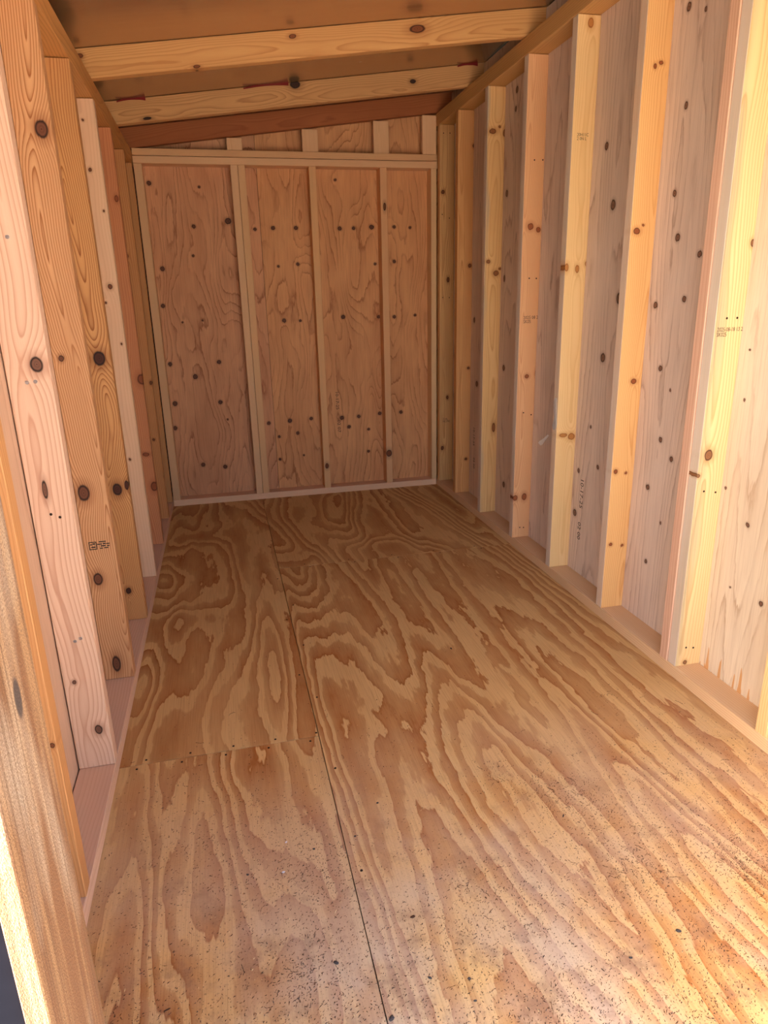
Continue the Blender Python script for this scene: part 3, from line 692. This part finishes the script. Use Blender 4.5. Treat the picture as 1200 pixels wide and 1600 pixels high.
for i, s, pp in ((0, '10-17-25', panels_r[1]), (2, '02 00', panels_r[1]), (4, '10-17-25', panels_r[2]), (6, '02 00', panels_r[2])):
    (y0, z0, _, _), (y1, z1, _, _) = tr[i], tr[i + 1]
    add_stamp(pp, s, (XR + D - 0.0004, y0 - 0.012, z0), (0, 0, -1), (0, -1, 0), 0.032, m_ink, z0 - z1, label='black date print running downwards')

# ------------------------------------------------------------------ roof
def sloped(name, parent, x0, x1, y, dz0, dz1, mat_fn, label=None, bevel=0.0015, **kw):
    """member lying along the roof slope; dz measured up from the rafter underside"""
    ang = math.atan(SL)
    L = (x1 - x0) / math.cos(ang)
    h = (dz1 - dz0) * math.cos(ang)
    xc = (x0 + x1) / 2
    zc = raf_z(xc) + (dz0 + dz1) / 2
    rot = Matrix.Rotation(-ang, 4, 'Y')
    wide_z = abs(y[1] - y[0]) < h
    fm = frame('XZ' if wide_z else 'XY', (0, 0, 0))
    mw = Matrix.Translation((xc, (y[0] + y[1]) / 2, zc)) @ rot @ fm
    if wide_z: me = box_mesh(name, h, y[1] - y[0], L, bevel)
    else: me = box_mesh(name, y[1] - y[0], h, L, bevel)
    o = bpy.data.objects.new(name, me)
    COL.objects.link(o)
    me.materials.append(mat_fn(mw=mw, **kw) if callable(mat_fn) else mat_fn)
    put(o, parent, mw)
    if label: o['label'] = label
    return o
m_foil, ntf, bsf = new_mat('brown_foil_deck')
pf = ntf.n.new('ShaderNodeTexCoord').outputs['Object']
fn = ntf.noise(ntf.map(pf, (30, 30, 6)), 1.0, 4, 0.6)
ntf.set(bsf.inputs['Base Color'], ntf.mix(fn, lin((178, 140, 104)), lin((206, 172, 136))))
bsf.inputs['Metallic'].default_value = 0.75
ntf.set(bsf.inputs['Roughness'], ntf.m('MULTIPLY_ADD', fn, 0.2, 0.12))
ce = bpy.data.objects.new('ceiling', bpy.data.meshes.new('ceiling'))
COL.objects.link(ce)
bm = bmesh.new()
xa, xb = XL - D - 0.08, XR + D + 0.08
vsx = []
for (xx, dz) in ((xa, 0.104), (xb, 0.104), (xb, 0.118), (xa, 0.118)):
    vsx.append((xx, raf_z(xx) + dz))
va = [bm.verts.new((p[0], 0.25, p[1])) for p in vsx]  # unseen front overhang, added to block high sky above the doorway
vb = [bm.verts.new((p[0], 4.12, p[1])) for p in vsx]
bm.faces.new(va); bm.faces.new(list(reversed(vb)))
for i in range(4): bm.faces.new((va[i], vb[i], vb[(i + 1) % 4], va[(i + 1) % 4]))
bmesh.ops.recalc_face_normals(bm, faces=bm.faces)
bm.to_mesh(ce.data); bm.free()
ce.data.materials.append(m_roof)
root_mesh(ce, 'sloping shed roof with rafters under shiny brown panels', 'ceiling')
for (ya, yb) in ((0.26, 1.5485), (1.5500, 2.8485), (2.8500, 4.10)):  # first panel also lines the added front overhang
    sloped('roof_panel', ce, XL - D - 0.06, XR + D + 0.06, (ya, yb), 0.093, 0.103, m_foil, bevel=0.001)
rk = {'A': K['RA'], 'B': K['RB']}
for (yy, key, kw, lab) in (
        (0.53, None, {}, None), (0.88, None, {}, None), (1.53, None, {}, None),
        (2.142, None, dict(base=(216, 152, 92), dark=(176, 108, 56)), 'rafter at the top edge of the view'),
        (2.830, 'A', dict(base=(222, 166, 106), dark=(180, 112, 58), kcol=(134, 72, 38), kdark=(64, 28, 14)), 'rafter with a big round knot on its right half'),
        (3.480, 'B', dict(base=(212, 158, 104), dark=(160, 104, 60), kcol=(52, 24, 14), kdark=(24, 10, 6), freq=240), 'rafter with one black knot near its middle'),
        (3.952, None, dict(base=(170, 98, 56), dark=(128, 62, 30), contrast=0.5), 'dark red-brown end rafter on the back wall')):
    sloped('rafter', ce, XL - D - 0.04, XR + D + 0.04, (yy, yy + 0.037), 0.0, 0.092, lumber, label=lab, knots=rk.get(key, ()), ax=1, pith=(0.02, 0.04), **kw)

# ------------------------------------------------------------------ front wall and door trim
DX0, DX1, DZ = -0.200, 1.22, 1.86
fx0, fx1 = XL - D - 0.025, XR + D + 0.025
bm = bmesh.new()
def fprism(pts, y0, y1):
    a = [bm.verts.new((p[0], y0, p[1])) for p in pts]; b = [bm.verts.new((p[0], y1, p[1])) for p in pts]
    bm.faces.new(a); bm.faces.new(list(reversed(b)))
    for i in range(len(pts)): bm.faces.new((a[i], b[i], b[(i + 1) % len(pts)], a[(i + 1) % len(pts)]))
fprism([(fx0, -0.16), (DX0 - 0.021, -0.16), (DX0 - 0.021, zr(DX0) + 0.09), (fx0, zr(fx0) + 0.09)], 0.508, 0.52)
fprism([(DX1 + 0.021, -0.16), (fx1, -0.16), (fx1, zr(fx1) + 0.09), (DX1 + 0.021, zr(DX1) + 0.09)], 0.508, 0.52)
fprism([(DX0 - 0.021, DZ + 0.02), (DX1 + 0.021, DZ + 0.02), (DX1 + 0.021, zr(DX1) + 0.09), (DX0 - 0.021, zr(DX0) + 0.09)], 0.508, 0.52)
fprism([(DX0 - 0.021, -0.16), (DX1 + 0.021, -0.16), (DX1 + 0.021, -0.021), (DX0 - 0.021, -0.021)], 0.508, 0.52)
bmesh.ops.recalc_face_normals(bm, faces=bm.faces)
wf = root_mesh(link_mesh('wall_front', smooth_mesh(bm, 'wall_front'), m_siding), 'dark charcoal front wall around the open doorway', 'wall')
add_board('stud', wf, (DX0 - 0.0590, DX0 - 0.0215), (0.522, 0.606), (PT, 1.86), 'ZY', lumber, base=BR, dark=BRD)
add_board('stud', wf, (XL - D + 0.001, XL - D + 0.0385), (0.522, 0.606), (PT, 1.80), 'ZY', lumber, base=BR, dark=BRD)
add_board('stud', wf, (DX1 + 0.0215, DX1 + 0.0590), (0.522, 0.606), (PT, 1.88), 'ZY', lumber, base=YE, dark=YED)
m_trim = rough_sawn((130, 86, 52), (184, 140, 96))
def trim(name, x, y, z, fr, label):
    c = Vector(((x[0] + x[1]) / 2, (y[0] + y[1]) / 2, (z[0] + z[1]) / 2)); s = Vector((x[1] - x[0], y[1] - y[0], z[1] - z[0]))
    mw = frame(fr, c); ls = mw.to_3x3().transposed() @ s
    o = link_mesh(name, box_mesh(name, abs(ls.x), abs(ls.y), abs(ls.z), 0.0012), m_trim, None, mw)
    tag(o, label, 'trim', kind='structure')
trim('trim_1', (DX0 - 0.020, DX0), (0.500, 0.641), (-0.018, DZ), 'ZY', 'rough weathered door jamb board with a sunlit edge')
trim('trim_2', (DX1, DX1 + 0.020), (0.500, 0.641), (-0.018, DZ), 'ZY', 'rough door jamb board at the right of the doorway')
trim('trim_3', (DX0 - 0.020, DX1 + 0.020), (0.500, 0.641), (DZ + 0.0005, DZ + 0.0195), 'XY', 'rough head board across the top of the doorway')

# ------------------------------------------------------------------ small things
# torn red strips caught between rafter and roof panels
m_red = plain('red_plastic', (120, 12, 10), 0.5)
def ribbon(name, pts, w, th, mat, wdir, label, cat, group=None, taper=None):
    bm = bmesh.new(); wd = Vector(wdir).normalized(); rings = []
    n = len(pts)
    for i, p in enumerate(pts):
        p = Vector(p); t = (Vector(pts[min(i + 1, n - 1)]) - Vector(pts[max(i - 1, 0)])).normalized()
        nn = t.cross(wd).normalized()
        ww = w * (taper[i] if taper else 1.0)
        rings.append([bm.verts.new(p + wd * a * ww / 2 + nn * b * th / 2) for a, b in ((-1, -1), (1, -1), (1, 1), (-1, 1))])
    for a, b in zip(rings, rings[1:]):
        for i in range(4): bm.faces.new((a[i], a[(i + 1) % 4], b[(i + 1) % 4], b[i]))
    bm.faces.new(list(reversed(rings[0]))); bm.faces.new(rings[-1])
    bmesh.ops.recalc_face_normals(bm, faces=bm.faces)
    o = link_mesh(name, smooth_mesh(bm, name), mat)
    return tag(o, label, cat, group)
for (xa, xb, lab) in ((0.205, 0.405, 'torn red plastic strip above the black rafter knot'), (-0.335, -0.215, 'torn red plastic strip at the left end of the rafter'),
                      (1.20, 1.30, 'torn red plastic strip at the right end of the rafter')):
    pts = []
    for i in range(9):
        t = i / 8
        xx = xa + (xb - xa) * t
        pts.append((xx, 3.476 - 0.0015, raf_z(xx) + 0.0855 + 0.006 * math.sin(t * math.pi)))
    ribbon('plastic_strip', pts, 0.011, 0.0016, m_red, (0, 0.05, 1), lab, 'plastic strip', 'torn red strips along the rafter', [0.5, .6, .7, .8, .9, 1, 1, 1.1, 1.3])
# white torn plastic scraps on the right wall
m_white = plain('white_plastic', (250, 246, 242), 0.4)
pa = K['plasticA']
ribbon('plastic_scrap', [(XR + D - 0.003, pa[0][0] + (pa[1][0] - pa[0][0]) * t, pa[0][1] + (pa[1][1] - pa[0][1]) * t) for t in (0, .2, .4, .6, .8, 1)], 0.026, 0.002, m_white,
       (0, 1, 0.3), 'small torn white plastic scrap stuck to the plywood', 'scrap', None, [0.4, .5, .6, .8, 1.2, 1.0])
pb = K['plasticB']
ribbon('plastic_scrap', [(XR - 0.0015, 2.425 + 0.004 * math.sin(t * 7), pb[0][1] + (pb[1][1] - pb[0][1]) * t) for t in (0, .15, .3, .45, .6, .75, .9, 1)], 0.020, 0.0016, plain('clear_plastic', (196, 188, 182), 0.15),
       (0, 1, 0), 'shiny clear plastic strip clinging to the edge of a stud', 'scrap', None, [0.8, 1, 1.1, 1, .8, 1.2, 1.5, 0.6])

# litter on the floor
rng = random.Random(42)
def sliver(bm, x, y, L, w, h, a, mi, bend=0.0, z=0.0002):
    c, s = math.cos(a), math.sin(a)
    def P(u, v, q): return bm.verts.new((x + u * c - v * s, y + u * s + v * c, z + q))
    v0 = P(-L / 2, 0, 0); v1 = P(0, -w / 2 + bend, 0); v2 = P(L / 2, 0, 0); v3 = P(0, w / 2 + bend, 0); v4 = P(0, bend, h)
    for f in ((v0, v1, v4), (v1, v2, v4), (v2, v3, v4), (v3, v0, v4)):
        bm.faces.new(f).material_index = mi
bm = bmesh.new()
def dens(x, y):
    d = 1.25 * math.exp(-((y - 0.85) / 0.48) ** 2) + 0.03
    if x > 0.17: d *= 0.75 + 0.5 * math.exp(-((x - 0.85) / 0.3) ** 2 - ((y - 0.95) / 0.25) ** 2)
    else: d *= 1.4
    return d
clusters = [(rng.uniform(-0.3, 1.2), rng.uniform(0.62, 1.6), rng.uniform(0.03, 0.12)) for _ in range(46)] + [(0.93, 0.90, 0.10), (1.0, 0.86, 0.08), (0.86, 0.98, 0.08), (0.45, 0.98, 0.06), (0.32, 0.95, 0.07), (0.02, 1.12, 0.10)]
cnt = 0
while cnt < 19000:
    if rng.random() < 0.45:
        cx, cy, cr = rng.choice(clusters); x, y = rng.gauss(cx, cr), rng.gauss(cy, cr)
    else:
        x, y = rng.uniform(XL, XR), 0.56 + 3.2 * rng.random() ** 2.2
    if not (XL + 0.004 < x < XR - 0.004 and 0.545 < y < 3.9): continue
    if rng.random() > dens(x, y): continue
    L = rng.choice((0.0022, 0.003, 0.0035, 0.004, 0.005, 0.007)) * rng.uniform(0.6, 1.3)
    sliver(bm, x, y, L, rng.uniform(0.0008, 0.0017), rng.uniform(0.0004, 0.0009), rng.gauss(0.9, 0.6), rng.choice((0, 0, 0, 0, 1, 1, 2)) if rng.random() < 0.97 else 3, rng.uniform(-0.0008, 0.0008))
    cnt += 1
for _ in range(150):                                    # curled bits of dry grass
    cx, cy, cr = rng.choice(clusters); x, y = rng.gauss(cx, cr), rng.gauss(cy, cr)
    if not (XL + 0.02 < x < XR - 0.02 and 0.56 < y < 1.9): continue
    a = rng.uniform(0, 6.28); mi = rng.choice((0, 0, 1))
    for k in range(rng.randint(2, 4)):
        sliver(bm, x, y, 0.008, 0.0010, 0.0008, a, mi, 0.0004)
        x += math.cos(a) * 0.006; y += math.sin(a) * 0.006; a += rng.uniform(-0.8, 0.8)
deb = link_mesh('dry_grass_flecks', smooth_mesh(bm, 'dry_grass_flecks'),
                [plain('fleck_dark', (58, 34, 20), 0.8), plain('fleck_brown', (104, 66, 36), 0.8), plain('fleck_grey', (84, 74, 70), 0.8), plain('fleck_straw', (236, 206, 150), 0.6)])
tag(deb, 'dark dry grass flecks and dirt crumbs strewn over the plywood floor', 'debris', kind='stuff')

def lump(name, x, y, sx, sy, sz, rot, mat, label, cat, group=None, seed=0):
    r = random.Random(seed)
    bm = bmesh.new()
    bmesh.ops.create_icosphere(bm, subdivisions=2, radius=1.0)
    for v in bm.verts:
        k = 1 + r.uniform(-0.22, 0.22)
        v.co = Vector((v.co.x * sx * k * 0.52, v.co.y * sy * k * 0.52, max(v.co.z, -0.5) * sz * 0.62))
    zmin = min(v.co.z for v in bm.verts)
    for v in bm.verts: v.co.z -= zmin
    o = link_mesh(name, smooth_mesh(bm, name), mat, None, Matrix.Translation((x, y, 0.0002)) @ Matrix.Rotation(rot, 4, 'Z'))
    return tag(o, label, cat, group)
m_leaf = plain('dark_leaf', (66, 58, 56), 0.8); m_chip = plain('pale_chip', (232, 204, 156), 0.6); m_bark = plain('bark_bit', (74, 44, 26), 0.8); m_paper = plain('white_fleck', (226, 220, 224), 0.6)
fb = K['floorbits']
spec = [
    (0, 'paper_fleck', .006, .005, .0008, 0.3, m_paper, 'white torn paper fleck on the small left floor sheet', 'scrap'),
    (1, 'paper_fleck', .006, .004, .0006, 0.9, m_paper, 'fainter white fleck further back on the small left sheet', 'scrap'),
    (2, 'soil_crumb', .005, .004, .003, 0, m_leaf, 'dark crumb left of the long floor seam, beyond the white flecks', 'crumb'),
    (3, 'soil_crumb', .005, .004, .003, 0, m_leaf, 'round dark crumb on the largest sheet near the seam, furthest back', 'crumb'),
    (4, 'soil_crumb', .004, .004, .003, 0, m_leaf, 'small round crumb just right of the long floor seam', 'crumb'),
    (5, 'seed_husk', .007, .0035, .003, -0.6, m_leaf, 'grey husk lying alone low on the largest sheet', 'husk'),
    (6, 'seed_husk', .006, .004, .003, -0.4, m_leaf, 'grey blue husk second from the bottom edge', 'husk'),
    (7, 'seed_husk', .006, .003, .003, -0.2, m_leaf, 'dark husk nearest the bottom edge of the floor', 'husk'),
    (9, 'leaf_scrap', .006, .004, .002, -0.3, m_leaf, 'dark curled leaf scrap near the lower right floor', 'leaf'),
    (12, 'leaf_scrap', .010, .003, .003, 0.9, m_leaf, 'dark leaf scrap at the top of the dirty patch', 'leaf'),
    (13, 'leaf_scrap', .011, .007, .004, 0.7, m_leaf, 'blackish leaf clump on the seam at the bottom edge', 'leaf'),
    (14, 'twig', .011, .0022, .002, 0.25, m_bark, 'short dark twig at the bottom left by the jamb', 'twig'),
    (15, 'bark_chip', .009, .005, .003, 0.2, m_bark, 'brown curled bark chip beside the seam', 'bark'),
    (17, 'leaf_scrap', .009, .006, .003, -0.7, m_leaf, 'crumpled grey leaf scrap left of the seam near the bottom', 'leaf'),
    (18, 'leaf_scrap', .006, .004, .002, -0.5, m_leaf, 'small dark scrap beside the white torn fleck', 'leaf'),
    (19, 'wood_splinter', .012, .0012, .0012, 1.2, m_chip, 'pale wood splinter right of the long seam', 'splinter'),
    (20, 'wood_splinter', .010, .0011, .0011, 1.0, m_chip, 'pale wood splinter left of the long seam', 'splinter'),
    (21, 'leaf_scrap', .010, .006, .003, -0.5, m_leaf, 'dark grey leaf clump at the far right of the dirty floor', 'leaf'),
    (22, 'twig', .007, .0015, .0015, -1.1, m_bark, 'thin bent twig low on the largest sheet', 'twig'),
]
for i, (k, nm, sx, sy, sz, ro, mt, lab, cat) in enumerate(spec):
    lump(nm, fb[k][0], fb[k][1], sx, sy, sz, ro, mt, lab, cat, None, i)
lump('wood_splinter', -0.27, 2.62, .016, .0014, .0014, -0.25, m_chip, 'long pale splinter by the left plate far back', 'splinter', None, 77)
lump('leaf_scrap', 0.66, 1.93, .010, .004, .003, 1.7, m_leaf, 'lone dark scrap in the middle of the largest sheet', 'leaf', None, 78)
